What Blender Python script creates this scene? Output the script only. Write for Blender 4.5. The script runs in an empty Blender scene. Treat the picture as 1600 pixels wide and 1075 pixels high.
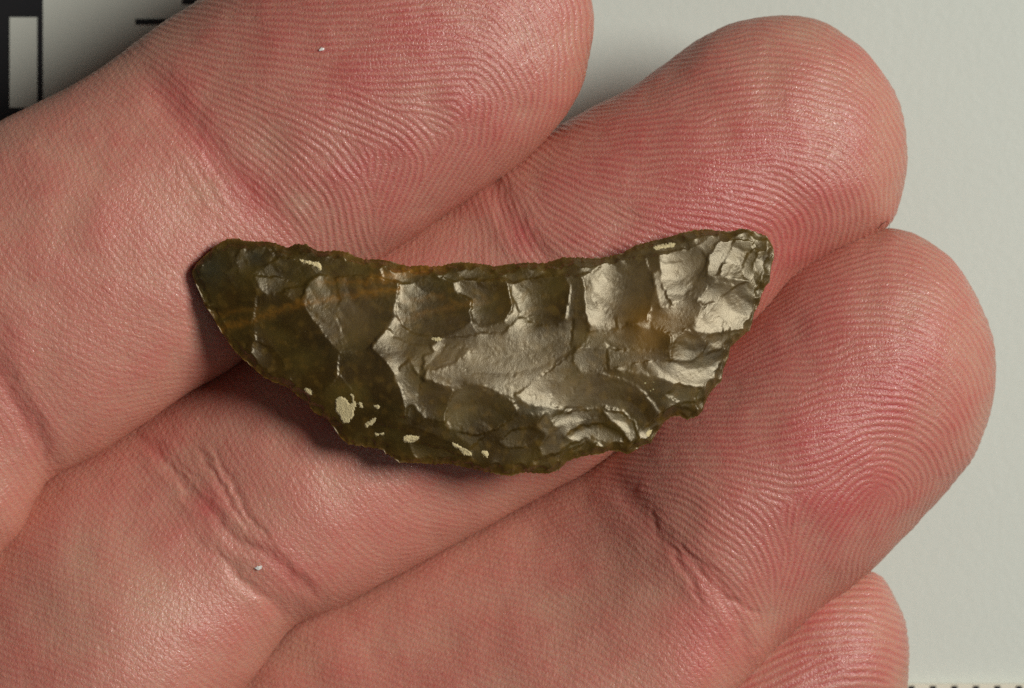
import bpy, bmesh, math
import numpy as np
from mathutils import Vector

# ------------------------------------------------------------------ camera, world, lamps
SC = bpy.context.scene
S = 1.0 / 22000.0            # metres per traced unit (the hand shows at 22 units to the millimetre)
DIST = 0.36                  # camera height above the finger pads
DZ = DIST / S

def W(px, py, z):
    """point seen at (px,py) of the traced 1600x1075 plane and lying z units above the finger pads"""
    k = (DZ - z) / DZ
    return ((px - 800.0) * S * k, (537.5 - py) * S * k, z * S)

cam_d = bpy.data.cameras.new('camera')
cam = bpy.data.objects.new('camera', cam_d)
SC.collection.objects.link(cam)
cam.location = (0, 0, DIST)
cam_d.sensor_width = 36.0
cam_d.lens = 36.0 * DIST / (1600 * S)
cam_d.clip_start = 0.01
cam_d.clip_end = 5.0
cam_d.dof.use_dof = True
cam_d.dof.focus_distance = DIST - 10 * S
cam_d.dof.aperture_fstop = 45
SC.camera = cam
SC.cycles.use_denoising = False

world = bpy.data.worlds.new('World')
SC.world = world
world.use_nodes = True
bg = world.node_tree.nodes['Background']
bg.inputs[0].default_value = (1.0, 0.95, 0.88, 1)
bg.inputs[1].default_value = 0.03

def lamp(name, az, el, dist, size, watts, col):
    d = bpy.data.lights.new(name, 'AREA')
    d.shape = 'DISK'; d.size = size; d.energy = watts; d.color = col
    o = bpy.data.objects.new(name, d)
    SC.collection.objects.link(o)
    v = Vector((math.cos(az) * math.cos(el), math.sin(az) * math.cos(el), math.sin(el)))
    o.location = v * dist
    o.rotation_euler = v.to_track_quat('Z', 'Y').to_euler()
    return o
KEY_AZ, KEY_EL = math.radians(18), math.radians(51)
lamp('key_lamp', KEY_AZ, KEY_EL, 0.55, 0.21, 2.55, (1.0, 0.975, 0.92))
lamp('fill_lamp', math.radians(-50), math.radians(58), 0.60, 0.30, 0.12, (1.0, 0.96, 0.9))

SC.view_settings.view_transform = 'Standard'
SC.view_settings.look = 'None'
SC.view_settings.exposure = 0
SC.view_settings.gamma = 1
SC.view_settings.use_curve_mapping = False

# ------------------------------------------------------------------ helpers
rng = np.random.default_rng(7)

def mesh_np(name, verts, faces, mat, parent=None, smooth=True):
    """faces: (n,4) or (n,3) int array, or a list of such arrays"""
    if not isinstance(faces, list): faces = [faces]
    me = bpy.data.meshes.new(name)
    verts = np.asarray(verts, np.float32)
    me.vertices.add(len(verts)); me.vertices.foreach_set('co', verts.ravel())
    li = np.concatenate([f.ravel() for f in faces]).astype(np.int32)
    tot = np.concatenate([np.full(len(f), f.shape[1]) for f in faces]).astype(np.int32)
    st = np.concatenate([[0], np.cumsum(tot)[:-1]]).astype(np.int32)
    me.loops.add(len(li)); me.loops.foreach_set('vertex_index', li)
    me.polygons.add(len(tot)); me.polygons.foreach_set('loop_start', st)
    try: me.polygons.foreach_set('loop_total', tot)
    except Exception: pass
    me.update(calc_edges=True); me.validate()
    me.polygons.foreach_set('use_smooth', np.full(len(me.polygons), smooth))
    if mat: me.materials.append(mat)
    o = bpy.data.objects.new(name, me)
    SC.collection.objects.link(o)
    if parent: o.parent = parent
    return o

def fattr(me, name, vals):
    a = me.attributes.new(name, 'FLOAT', 'POINT'); a.data.foreach_set('value', np.asarray(vals, np.float32).ravel())

def cattr(me, name, cols):
    a = me.attributes.new(name, 'FLOAT_COLOR', 'POINT')
    c = np.ones((len(cols), 4), np.float32); c[:, :3] = cols
    a.data.foreach_set('color', c.ravel())

def grid_faces(nu, nv, wrap=False, off=0):
    i = np.arange(nu - 1)[:, None]; j = np.arange(nv if wrap else nv - 1)[None, :]
    jn = (j + 1) % nv
    a = i * nv + j; b = i * nv + jn; c = (i + 1) * nv + jn; d = (i + 1) * nv + j
    return np.stack([a, b, c, d], -1).reshape(-1, 4) + off

def band_noise(shape, period, seed, width=0.5):
    """smooth random field, unit variance, features of about `period` cells"""
    r = np.random.default_rng(seed)
    f = np.fft.rfft2(r.standard_normal(shape))
    fy = np.fft.fftfreq(shape[0])[:, None]; fx = np.fft.rfftfreq(shape[1])[None, :]
    q = np.sqrt(fx * fx + fy * fy) * period
    f *= np.exp(-(q ** 2) * 0.7) if width is None else np.exp(-((np.log(q + 1e-6)) ** 2) / (2 * width ** 2))
    o = np.fft.irfft2(f, s=shape)
    return (o - o.mean()) / (o.std() + 1e-9)

def blur(a, sig):
    fy = np.fft.fftfreq(a.shape[0])[:, None]; fx = np.fft.rfftfreq(a.shape[1])[None, :]
    return np.fft.irfft2(np.fft.rfft2(a) * np.exp(-2 * (math.pi * sig) ** 2 * (fx * fx + fy * fy)), s=a.shape)

def bil(a, y, x):
    y = np.clip(y, 0, a.shape[0] - 1.001); x = np.clip(x, 0, a.shape[1] - 1.001)
    i = y.astype(int); j = x.astype(int); fy = y - i; fx = x - j
    return (a[i, j] * (1 - fy) * (1 - fx) + a[i + 1, j] * fy * (1 - fx) + a[i, j + 1] * (1 - fy) * fx + a[i + 1, j + 1] * fy * fx)

def catmull(pts, n=12):
    p = np.asarray(pts, float)
    p = np.vstack([2 * p[0] - p[1], p, 2 * p[-1] - p[-2]])
    out = []
    for k in range(1, len(p) - 2):
        t = np.linspace(0, 1, n, endpoint=False)[:, None]
        a, b, c, d = p[k - 1], p[k], p[k + 1], p[k + 2]
        out.append(0.5 * ((2 * b) + (-a + c) * t + (2 * a - 5 * b + 4 * c - d) * t ** 2 + (-a + 3 * b - 3 * c + d) * t ** 3))
    out.append(p[-2][None])
    return np.vstack(out)

def dist_poly(x, y, pts):
    """distance to a polyline, and the 0..1 position along it"""
    pts = np.asarray(pts, float)
    best = np.full(x.shape, 1e9); pos = np.zeros(x.shape)
    n = len(pts) - 1
    for k in range(n):
        a, b = pts[k], pts[k + 1]; d = b - a; L = d @ d
        t = np.clip(((x - a[0]) * d[0] + (y - a[1]) * d[1]) / L, 0, 1)
        q = np.hypot(x - a[0] - t * d[0], y - a[1] - t * d[1])
        m = q < best
        best = np.where(m, q, best); pos = np.where(m, (k + t) / n, pos)
    return best, pos

def inside(x, y, poly):
    r = np.zeros(x.shape, bool); n = len(poly)
    for k in range(n):
        x1, y1 = poly[k]; x2, y2 = poly[(k + 1) % n]
        if y1 == y2: continue
        c = ((y1 > y) != (y2 > y)) & (x < (x2 - x1) * (y - y1) / (y2 - y1) + x1)
        r ^= c
    return r

def nodes_mat(name):
    m = bpy.data.materials.new(name); m.use_nodes = True
    nt = m.node_tree
    return m, nt, nt.nodes['Principled BSDF']
def N(nt, t, **kw):
    n = nt.nodes.new(t)
    for k, v in kw.items():
        if k.startswith('i_'):
            key = k[2:]; n.inputs[int(key) if key.isdigit() else key.replace('_', ' ')].default_value = v
        else: setattr(n, k, v)
    return n

def tag(o, label=None, cat=None, group=None, kind=None):
    if label: o['label'] = label
    if cat: o['category'] = cat
    if group: o['group'] = group
    if kind: o['kind'] = kind
    return o

# ------------------------------------------------------------------ background sheet, photo scale, ruler
ZT = -540.0       # the table top, about 25 mm under the finger pads

def plain_mat(name, col, rough, bump_scale=900, bump=0.05, var=0.04):
    m, nt, p = nodes_mat(name)
    tc = N(nt, 'ShaderNodeTexCoord')
    no = N(nt, 'ShaderNodeTexNoise', i_Scale=bump_scale, i_Detail=6.0)
    nt.links.new(tc.outputs['Object'], no.inputs['Vector'])
    no2 = N(nt, 'ShaderNodeTexNoise', i_Scale=60.0, i_Detail=4.0)
    nt.links.new(tc.outputs['Object'], no2.inputs['Vector'])
    r = N(nt, 'ShaderNodeMapRange', i_3=1 - var, i_4=1 + var)
    nt.links.new(no2.outputs[0], r.inputs[0])
    mx = N(nt, 'ShaderNodeVectorMath', operation='SCALE'); mx.inputs[0].default_value = col
    nt.links.new(r.outputs[0], mx.inputs['Scale'])
    nt.links.new(mx.outputs[0], p.inputs['Base Color'])
    p.inputs['Roughness'].default_value = rough
    b = N(nt, 'ShaderNodeBump', i_Strength=bump, i_Distance=0.0002)
    nt.links.new(no.outputs[0], b.inputs['Height']); nt.links.new(b.outputs[0], p.inputs['Normal'])
    return m

def slab(name, x0, y0, x1, y1, ztop, thick, mat, parent=None, bevel=2.0):
    a = W(x0, y0, ztop); c = W(x1, y1, ztop)
    bm = bmesh.new()
    bmesh.ops.create_cube(bm, size=1)
    for v in bm.verts:
        v.co = Vector(((a[0] + c[0]) / 2 + v.co.x * abs(c[0] - a[0]), (a[1] + c[1]) / 2 + v.co.y * abs(c[1] - a[1]), (ztop - thick / 2) * S + v.co.z * thick * S))
    if bevel: bmesh.ops.bevel(bm, geom=[e for e in bm.edges], offset=bevel * S, segments=2, affect='EDGES')
    me = bpy.data.meshes.new(name); bm.to_mesh(me); bm.free()
    me.materials.append(mat)
    o = bpy.data.objects.new(name, me); SC.collection.objects.link(o)
    if parent: o.parent = parent
    return o

m_table = plain_mat('grey_laminate', (0.67, 0.715, 0.65), 0.42, 1500, 0.12, 0.035)
m_card = plain_mat('scale_card', (0.57, 0.585, 0.52), 0.4, 1200, 0.05, 0.02)
m_cream = plain_mat('cream_ruler', (0.78, 0.75, 0.62), 0.45, 1200, 0.05, 0.03)
m_black = plain_mat('black_print', (0.012, 0.012, 0.014), 0.38, 900, 0.04, 0.1)
tb = slab('table_top', -3600, -3000, 5200, 4100, ZT, 300, m_table, None, 0)
tag(tb, 'smooth pale grey table top under the hand', None, None, 'structure')

def piv(name, px, py, z):
    e = bpy.data.objects.new(name, None); SC.collection.objects.link(e)
    e.location = W(px, py, z); e.empty_display_size = 0.003
    return e
def under(child, root):
    child.parent = root
    child.matrix_parent_inverse.identity()
    me = child.data
    import mathutils
    me.transform(mathutils.Matrix.Translation(-Vector(root.location)))

sc_root = piv('photo_scale', 300, -300, ZT)
tag(sc_root, 'white photo scale card with black border and black ticks, half hidden behind the index finger', 'scale card')
ZC = ZT + 16
parts = []
cardp = slab('card', -420, -1500, 640, 330, ZC, 16, m_card)
parts.append(cardp)
# black frame round the little white boxes on its left side
parts.append(slab('black_band', -120, -1420, 67, 260, ZC + 1.6, 1.5, m_black, None, 0))
for k in range(5):
    y0 = 27 - 310 * k
    parts.append(slab('white_box', 15, y0 , 58, y0 + 141, ZC + 3.2, 1.5, m_card, None, 0))
    parts.append(slab('white_box', -60, y0 - 156, -18, y0 - 14, ZC + 3.2, 1.5, m_card, None, 0))
for k in range(-6, 30):
    x0 = (212, 285)[k % 2]
    if k % 8 == 4: x0 = 170
    y = 34 - 32 * k
    parts.append(slab('tick', x0, y - 4.5, 470, y + 4.5, ZC + 1.6, 1.5, m_black, None, 0))
for p_ in parts: under(p_, sc_root)

ru = piv('ruler', 1500, 1150, ZT)
tag(ru, 'cream ruler with black edge ticks peeping in at the bottom right corner', 'ruler')
parts = [slab('ruler_body', 700, 1069, 3200, 1560, ZT + 20, 20, m_cream)]
for k in range(-10, 40):
    L = 60 if k % 2 else 110
    parts.append(slab('tick', 1420 + 33.6 * k, 1071.5, 1420 + 33.6 * k + 9, 1069 + L, ZT + 21.6, 1.5, m_black, None, 0))
for p_ in parts: under(p_, ru)

# ------------------------------------------------------------------ the hand
# outlines run: thumb-side base -> tip -> little-finger-side base, in traced units
FINGERS = {
 'index': dict(ax=(0.815, -0.58),
   out=[(-700,640),(-420,450),(-200,315),(-80,238),(0,188),(85,147),(170,98),(240,45),(310,0),(400,-62),(500,-122),(600,-165),(700,-185),(790,-175),
        (862,-130),(908,-60),(926,15),(925,70),(908,135),(874,193),(822,247),(764,290),(704,329),(646,370),(594,406),(500,470),(420,530),(362,574),(292,615),(222,664),
        (152,709),(82,746),(58,778),(30,832),(0,866),(-110,990),(-300,1190)],
   top=[(0,-30),(150,-6),(320,12),(520,6),(640,-16),(720,-8),(860,8),(1050,4),(1180,-18),(1300,0),(1800,-20)], zb=-330, zc=-150, tipz=-110, arch=230),
 'middle': dict(ax=(0.80, -0.60),
   out=[(-420,1150),(-260,1020),(-90,880),(0,790),(69,728),(139,691),(209,646),(279,597),(349,556),(410,512),(490,452),(581,388),(633,352),(691,311),(751,272),(809,231),(868,198),(920,171),(985,136),(1040,100),(1090,62),(1150,35),(1220,25),(1282,33),
        (1340,70),(1385,122),(1411,182),(1418,250),(1408,308),(1388,352),(1335,385),(1280,412),(1236,446),(1196,492),(1110,580),(1010,668),(930,728),(850,772),(760,822),(700,856),
        (600,910),(530,948),(466,974),(430,1012),(380,1078),(280,1190),(60,1430)],
   top=[(0,-70),(150,-62),(330,-40),(560,-48),(680,-68),(760,-60),(950,-42),(1150,-46),(1290,-70),(1390,-50),(1500,-30),(2200,-60)], zb=-390, zc=-215, tipz=-190, arch=200),
 'ring': dict(ax=(0.76, -0.65),
   out=[(60,1400),(265,1180),(368,1062),(423,1006),(461,968),(526,941),(596,903),(696,849),(756,816),(846,766),(926,721),(1003,654),(1100,562),(1184,476),(1224,430),(1270,396),(1330,368),(1385,357),(1440,370),(1491,411),(1531,472),(1555,548),
        (1552,628),(1532,692),(1500,742),(1440,811),(1362,890),(1290,947),(1222,1006),(1152,1078),(1060,1175),(900,1330),(640,1600)],
   top=[(0,-70),(160,-60),(350,-38),(560,-50),(690,-104),(790,-128),(1000,-142),(1300,-160),(1700,-150)], zb=-400, zc=-225, tipz=-200, arch=210),
 'little': dict(ax=(0.66, -0.75),
   out=[(560,1640),(800,1360),(960,1180),(1090,1040),(1190,950),(1270,905),(1340,889),(1380,905),(1408,955),(1420,1010),(1420,1060),(1405,1120),(1350,1200),(1250,1310),(1080,1500),(860,1740)],
   top=[(0,-190),(120,-172),(300,-150),(500,-170),(700,-150),(1100,-150)], zb=-440, zc=-290, tipz=-290, arch=150),
}
GUIDES = {
 'index': [(350,60,-8),(400,15,-5),(450,100,-8),(500,30,3),(560,60,0),(600,80,8),(650,50,5),(700,30,-10),(760,60,-35),(800,110,-60),(830,60,-60),(780,0,-35),(870,60,-80),(900,60,-88),(870,0,-70),
   (700,-60,-10),(600,-60,5),(860,160,78),(800,200,68),(760,180,82),(850,200,64),(720,250,60),(770,260,52),(700,300,50),(650,330,55),(620,300,65),(600,270,75),(560,180,-20),(600,200,-30),
   (640,210,-45),(500,200,-25),(520,150,-8),(600,130,0),(680,110,8),(735,100,15),(755,135,-60),(700,140,5),(650,160,-3),(700,185,-25),(735,200,-85),(480,250,-45),(530,260,-55),(560,290,-70),(450,200,-25),(400,180,-25),(480,300,-55),(430,260,-42),(540,350,-80),
   (300,250,-50),(330,290,-52),(370,330,-50),(31,455,-40),(94,424,-45),(125,392,-60),(156,486,-35),(250,455,-42),(94,549,-30),(187,533,-20),(250,595,-8),(244,625,18),(300,580,0),(100,250,-72),(200,160,-45),(200,240,-55),(240,350,-50),(20,300,-65),
   (30,640,-55),(-60,560,-50),(0,750,-60)],
 'middle': [(1100,100,15),(1150,70,12),(1220,60,3),(1300,80,-15),(1350,130,-35),(1390,200,-70),(1400,280,88),(1100,150,12),(1200,130,3),(1300,140,-12),(1000,190,15),(1100,210,8),(1200,200,0),(1300,210,-20),
   (1350,240,-45),(1000,260,3),(1100,270,0),(1200,260,0),(1270,270,-20),(1310,300,-55),(1330,340,75),(1280,340,-78),(1240,320,-38),(1180,320,-8),(1100,320,-8),(1000,300,-12),(950,330,-25),(920,360,-35),
   (1050,345,-15),(1220,350,-60),(1240,380,88),(1210,400,80),(1270,380,70),(1230,430,60),(1180,370,-20),(900,290,-8),(860,290,-30),(800,350,-70),(760,330,-75),(700,380,75),(560,760,-65),(600,760,-50),(700,760,-25),(780,740,-10),
   (620,820,-30),(550,850,-40),(700,820,-8),(640,880,20),(500,800,-55),(430,780,-60),(300,750,-58),(200,900,-25),(100,950,-20),(250,800,-55),(350,900,-50),(450,930,-50),(300,1000,-40),(450,660,-60),(350,650,-60)],
 'ring': [(1300,430,15),(1350,415,8),(1400,410,0),(1450,430,-20),(1500,480,-45),(1530,550,-70),(1540,620,86),(1250,480,25),(1300,480,15),(1400,470,0),(1460,500,-25),(1200,540,20),(1300,530,12),(1400,540,-5),
   (1470,570,-35),(1150,600,12),(1250,600,10),(1350,590,5),(1430,600,-15),(1490,650,-55),(1100,640,10),(1200,650,8),(1300,650,15),(1380,640,5),(1440,670,-30),(1480,700,-72),(1100,700,-2),(1200,700,5),
   (1280,710,20),(1350,705,22),(1400,705,-12),(1440,730,-60),(1450,770,62),(1250,730,5),(1300,750,30),(1330,780,50),(1345,800,62),(1375,740,5),(1405,760,-55),(1415,790,72),(1380,825,60),(1350,840,60),
   (1300,810,50),(1280,840,65),(1240,800,82),(1220,770,-10),(1180,760,-20),(1150,740,-15),(1180,800,-40),(1220,840,-80),(1240,880,75),(1300,890,65),(1260,920,70),(1100,780,-25),(1150,850,-40),
   (1100,820,-40),(1190,880,-60),(1000,850,-45),(900,850,25),(1050,950,-40),(900,950,-30),(800,950,-20),(1100,1000,-50),(1000,740,-5)],
 'little': [(1250,1000,20),(1300,980,12),(1330,1000,5),(1370,1000,-5),(1400,980,-28),(1300,1050,15),(1370,1050,0),(1250,1060,25),(1400,1050,-20),(1340,920,8)],
}
# creases: polyline, depth, half width
CREASES = {
 'index': [([(205,95),(235,125),(262,160),(300,205),(350,262),(392,308),(440,348),(500,390)],10,21),([(290,235),(322,285),(352,335)],2.2,4),([(268,240),(300,292),(330,340)],2,4),([(310,222),(345,280),(372,322)],2.4,4),
           ([(250,228),(278,280)],1.6,4),([(-20,555),(8,600),(36,648),(62,694),(84,746)],13,15),([(-10,480),(20,540)],2,6),([(0,262),(60,222),(110,185),(150,160)],1.0,3)],
 'middle': [([(752,262),(782,310),(806,352),(838,392),(880,430)],10,15),([(770,310),(790,355),(812,396)],3,6),([(205,668),(240,700),(272,735),(318,790),(358,832),(420,872),(470,912),(512,948)],9,9),
            ([(306,690),(330,735),(352,772),(392,830)],6,5),([(326,690),(352,740),(380,790),(420,845)],4,4),([(250,690),(300,742),(340,790)],4,4),([(330,850),(370,895),(420,945)],4,5),([(270,700),(310,748)],3,4),([(345,722),(372,770),(400,826),(426,856)],4,7),([(280,752),(300,790),(330,835)],3.5,6),([(350,876),(378,902),(410,930),(452,968)],7,10),([(300,840),(350,880)],3,7),([(420,858),(450,880)],3,6)],
 'ring': [([(946,730),(976,770),(1006,806),(1034,846),(1075,880),(1110,908),(1150,938),(1205,966)],8,15),([(1044,848),(1062,885),(1082,912),(1098,950)],5,5),([(1060,846),(1084,885),(1112,925)],4,4.5),
          ([(1076,872),(1110,888),(1128,900)],3.5,4),([(1120,915),(1150,965),(1164,1010),(1166,1060)],6,10),([(1016,790),(1020,820),(1030,850)],3,4),([(1135,930),(1165,950),(1196,956)],4,4.5)],
 'little': [],
}
# skin blotches: x, y, radius, strength (+ redder, - paler)
BLOTCH = [(1100,340,80,.7),(1250,400,60,.5),(1220,330,90,.35),(560,255,60,.6),(700,120,70,.25),(560,120,70,.35),(640,20,60,.3),(280,170,45,.8),(330,240,40,.7),(390,310,50,.7),(390,400,60,.4),(470,320,20,-.7),(330,300,26,-.8),
  (300,250,24,-.5),(120,430,70,.25),(200,560,60,.15),(30,640,40,.6),(0,560,60,.2),(1330,760,80,.6),(1350,560,90,.45),(1400,640,70,.4),(1200,830,90,.4),(1100,560,70,.4),(1085,985,75,.65),(1140,1000,60,.6),(1280,690,80,.4),
  (1000,940,60,-.4),(870,990,70,-.3),(1190,1000,50,-.4),(240,940,60,-.8),(130,900,50,-.7),(100,1010,70,-.2),(300,760,24,-.6),(330,720,24,-.4),(400,920,34,-.4),(500,860,60,.4),(620,830,60,.35),(280,880,50,.3),(350,960,50,.3),(60,1030,60,.4),
  (240,700,40,.5),(330,790,24,.7),(450,895,30,.6),(880,330,40,.4),(810,370,26,.7),(740,340,40,.3),(1050,250,80,.3),(1180,250,80,.25),(1300,250,60,.2),(1290,1030,80,.5),(1380,1000,30,-.5),(1440,480,40,-.2),(1230,60,60,-.5),(1390,260,50,-.5),(1500,560,30,-.3),(1240,1010,30,.3)]

def make_skin():
    m, nt, p = nodes_mat('skin')
    L = nt.links.new
    at = N(nt, 'ShaderNodeAttribute', attribute_name='tint')
    tc = N(nt, 'ShaderNodeTexCoord')
    n1 = N(nt, 'ShaderNodeTexNoise', i_Scale=420.0, i_Detail=7.0, i_Roughness=0.6); L(tc.outputs['Object'], n1.inputs['Vector'])
    n2 = N(nt, 'ShaderNodeTexNoise', i_Scale=5200.0, i_Detail=4.0, i_Roughness=0.65); L(tc.outputs['Object'], n2.inputs['Vector'])
    mr = N(nt, 'ShaderNodeMapRange', i_1=0.3, i_2=0.7, i_3=0.0, i_4=1.0); L(n1.outputs[0], mr.inputs[0])
    mix = N(nt, 'ShaderNodeMix', data_type='RGBA', blend_type='MULTIPLY'); mix.inputs[0].default_value = 0.55
    cr = N(nt, 'ShaderNodeMix', data_type='RGBA'); cr.inputs[6].default_value = (1.0, 0.80, 0.80, 1); cr.inputs[7].default_value = (1.0, 1.0, 0.98, 1)
    L(mr.outputs[0], cr.inputs[0]); L(at.outputs['Color'], mix.inputs[6]); L(cr.outputs[2], mix.inputs[7])
    L(mix.outputs[2], p.inputs['Base Color'])
    # tiny oily glints
    sp = N(nt, 'ShaderNodeTexVoronoi', i_Scale=7000.0); L(tc.outputs['Object'], sp.inputs['Vector'])
    s2 = N(nt, 'ShaderNodeSeparateColor'); L(sp.outputs['Color'], s2.inputs[0])
    gr = N(nt, 'ShaderNodeMapRange', i_1=0.84, i_2=1.0, i_3=0.375, i_4=0.16); L(s2.outputs[0], gr.inputs[0])
    L(gr.outputs[0], p.inputs['Roughness'])
    p.inputs['Specular IOR Level'].default_value = 0.62
    p.inputs['Subsurface Weight'].default_value = 0.45
    p.inputs['Subsurface Radius'].default_value = (1.0, 0.32, 0.18)
    p.inputs['Subsurface Scale'].default_value = 0.0009
    b = N(nt, 'ShaderNodeBump', i_Strength=0.6, i_Distance=0.00006); L(n2.outputs[0], b.inputs['Height'])
    b2 = N(nt, 'ShaderNodeBump', i_Strength=0.5, i_Distance=0.00002); L(s2.outputs[1], b2.inputs['Height']); L(b.outputs[0], b2.inputs['Normal'])
    vo = N(nt, 'ShaderNodeTexVoronoi', i_Scale=3300.0, feature='DISTANCE_TO_EDGE'); L(tc.outputs['Object'], vo.inputs['Vector'])
    vr = N(nt, 'ShaderNodeMapRange', i_1=0.0, i_2=0.22); L(vo.outputs['Distance'], vr.inputs[0])
    b3 = N(nt, 'ShaderNodeBump', i_Strength=0.5, i_Distance=0.00003); L(vr.outputs[0], b3.inputs['Height']); L(b2.outputs[0], b3.inputs['Normal'])
    L(b3.outputs[0], p.inputs['Normal'])
    return m
m_skin = make_skin()

def ridge_raster(shape, c2, s2, period, iters, seed):
    """fingerprint-like ridges: noise driven through oriented band filters that follow the flow c2,s2"""
    K = 12
    fy = np.fft.fftfreq(shape[0])[:, None]; fx = np.fft.rfftfreq(shape[1])[None, :]
    f0 = 1.0 / period
    G = []
    for k in range(K):
        a = math.pi * k / K                       # ridge line direction
        nx, ny = -math.sin(a), math.cos(a)        # normal to the ridges
        g = 0
        for s in (1, -1):
            u = (fx - s * nx * f0) * nx + (fy - s * ny * f0) * ny
            v = (fx - s * nx * f0) * math.cos(a) + (fy - s * ny * f0) * math.sin(a)
            g = g + np.exp(-(u * u) / (2 * (0.16 * f0) ** 2) - (v * v) / (2 * (0.17 * f0) ** 2))
        G.append(g)
    th = (0.5 * np.arctan2(s2, c2)) % math.pi
    t = th / math.pi * K; k0 = np.floor(t).astype(int) % K; fr = t - np.floor(t); k1 = (k0 + 1) % K
    r = np.random.default_rng(seed)
    img = r.standard_normal(shape)
    for it in range(iters):
        F = np.fft.rfft2(img); out = np.zeros(shape)
        for k in range(K):
            m0 = (k0 == k); m1 = (k1 == k)
            if not (m0.any() or m1.any()): continue
            q = np.fft.irfft2(F * G[k], s=shape)
            out += q * (m0 * (1 - fr) + m1 * fr)
        img = np.tanh(out / (out.std() + 1e-9) * 1.6)
    return img

class Finger: pass
STEP = 2.15
def build_finger(name, d, seed):
    F = Finger(); F.name = name
    ax = np.array(d['ax']); ax /= np.linalg.norm(ax)
    back = -ax; lat = np.array([-ax[1], ax[0]])          # lat points to the little-finger side (right / down)
    o = catmull(d['out'], 16)
    a = o @ back; b = o @ lat
    tip = int(np.argmin(a)); a0 = a[tip]
    aL = np.maximum.accumulate((a[:tip + 1] - a0)[::-1]); bL = b[:tip + 1][::-1]
    aR = np.maximum.accumulate(a[tip:] - a0); bR = b[tip:]
    # far end of the fine part: just outside the frame
    end = {'index': 1330, 'middle': 1800, 'ring': 1380, 'little': 480}[name]
    total = min(aL[-1], aR[-1])
    n1 = 70; A0 = 110.0
    s = np.concatenate([A0 * (np.linspace(0.012, 1, n1) ** 2), np.arange(A0 + STEP, end, STEP)])
    s = np.concatenate([s, np.linspace(end, total, 26)[1:]])
    F.nfine = int((s <= end).sum())
    l = np.interp(s, aL, bL); r = np.interp(s, aR, bR)
    mid = (l + r) / 2; half = (r - l) / 2
    ta = np.array(d['top'], float)
    sf = np.arange(-200, 3000, 4.0); zf = np.interp(sf, ta[:, 0], ta[:, 1]); kk = np.exp(-0.5 * (np.arange(-30, 31) * 4 / 36.0) ** 2); zf = np.convolve(np.pad(zf, 30, 'edge'), kk / kk.sum(), 'valid'); zt = np.interp(s, sf, zf)
    dome = np.sqrt(np.clip(1 - (1 - np.clip(s / d['arch'], 0, 1)) ** 2, 0, 1)) ** 0.85
    zc = d['tipz'] + (d['zc'] - d['tipz']) * np.clip(s / 300, 0, 1)
    ht = (zt - zc) * dome; hb = (zc - d['zb']) * dome
    med = np.median(half[:F.nfine]); 
    nt_ = int(math.pi * med * 0.98 / STEP * 1.16)
    phi = np.concatenate([np.radians(np.linspace(-14, 194, nt_)), np.radians(np.linspace(194, 346, 30))[1:-1]])
    nv = len(phi); F.nv = nv
    n = {'index': 2.1, 'middle': 2.0, 'ring': 1.85, 'little': 2.0}[name]
    c = np.cos(phi); sn = np.sin(phi)
    cx = -np.sign(c) * np.abs(c) ** (2 / n); sz = np.sign(sn) * np.abs(sn) ** (2 / n)
    B = mid[:, None] + half[:, None] * cx[None, :]
    Z = zc[:, None] + np.where(sz[None, :] > 0, ht[:, None], hb[:, None]) * sz[None, :]
    # the finger is rolled a little about its own length behind the last joint
    ra, rb, rk = {'index': (700, 1000, 0), 'middle': (950, 1250, 38), 'ring': (480, 780, 72), 'little': (400, 600, 10)}[name]
    rt = np.clip((s - ra) / (rb - ra), 0, 1); rt = rt * rt * (3 - 2 * rt)
    Z = Z + rk * rt[:, None] * np.sin(cx * math.pi / 2)[None, :]
    Aa = (a0 + s)[:, None] + 0 * B
    X = Aa * back[0] + B * lat[0]; Y = Aa * back[1] + B * lat[1]
    # unrolled coordinate across the finger
    kmid = int(np.argmin(np.abs(phi - math.pi / 2)))
    dB = np.diff(B, axis=1); dZ = np.diff(Z, axis=1)
    arc = np.concatenate([np.zeros((len(s), 1)), np.cumsum(np.hypot(dB, dZ), axis=1)], 1)
    arc = arc - arc[:, kmid:kmid + 1]
    dome_s = np.cumsum(np.concatenate([[0], np.hypot(np.diff(s), np.diff(ht))]))
    V = arc + mid[:, None]; U = dome_s[:, None] + 0 * arc
    F.__dict__.update(X=X, Y=Y, Z=Z, s=s, back=back, lat=lat, nu=len(s))
    # raster in the unrolled plane
    cell = 2.1
    top = sn > -0.25
    fine = np.arange(len(s)) < F.nfine
    Um = U[fine][:, top]; Vm = V[fine][:, top]
    u0, v0 = Um.min() - 10, Vm.min() - 10
    H = int((Um.max() - u0 + 12) / cell); Wd = int((Vm.max() - v0 + 12) / cell)
    H += H % 2; Wd += Wd % 2
    gx = X[fine][:, top]; gy = Y[fine][:, top]
    g = np.array(GUIDES[name], float)
    sub = (slice(None, None, 2), slice(None, None, 2))
    xs, ys = gx[sub], gy[sub]
    C = np.zeros(xs.shape); Sn = np.zeros(xs.shape)
    for (qx, qy, ang) in g:
        w = 1.0 / ((xs - qx) ** 2 + (ys - qy) ** 2 + 14.0 ** 2) ** 2
        t = math.radians(ang)
        C += w * math.cos(2 * t); Sn += w * math.sin(2 * t)
    th = 0.5 * np.arctan2(Sn, C)
    dx, dy = np.cos(th), -np.sin(th)                      # traced plane has y down
    du = dx * back[0] + dy * back[1]; dv = dx * lat[0] + dy * lat[1]
    stretch = np.gradient(V, axis=1)[fine][:, top] / np.maximum(np.gradient(B, axis=1)[fine][:, top], 0.25 * STEP)
    dv = dv * np.clip(stretch, 1, 3.0)[sub]
    th2 = np.arctan2(du, dv)
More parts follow.
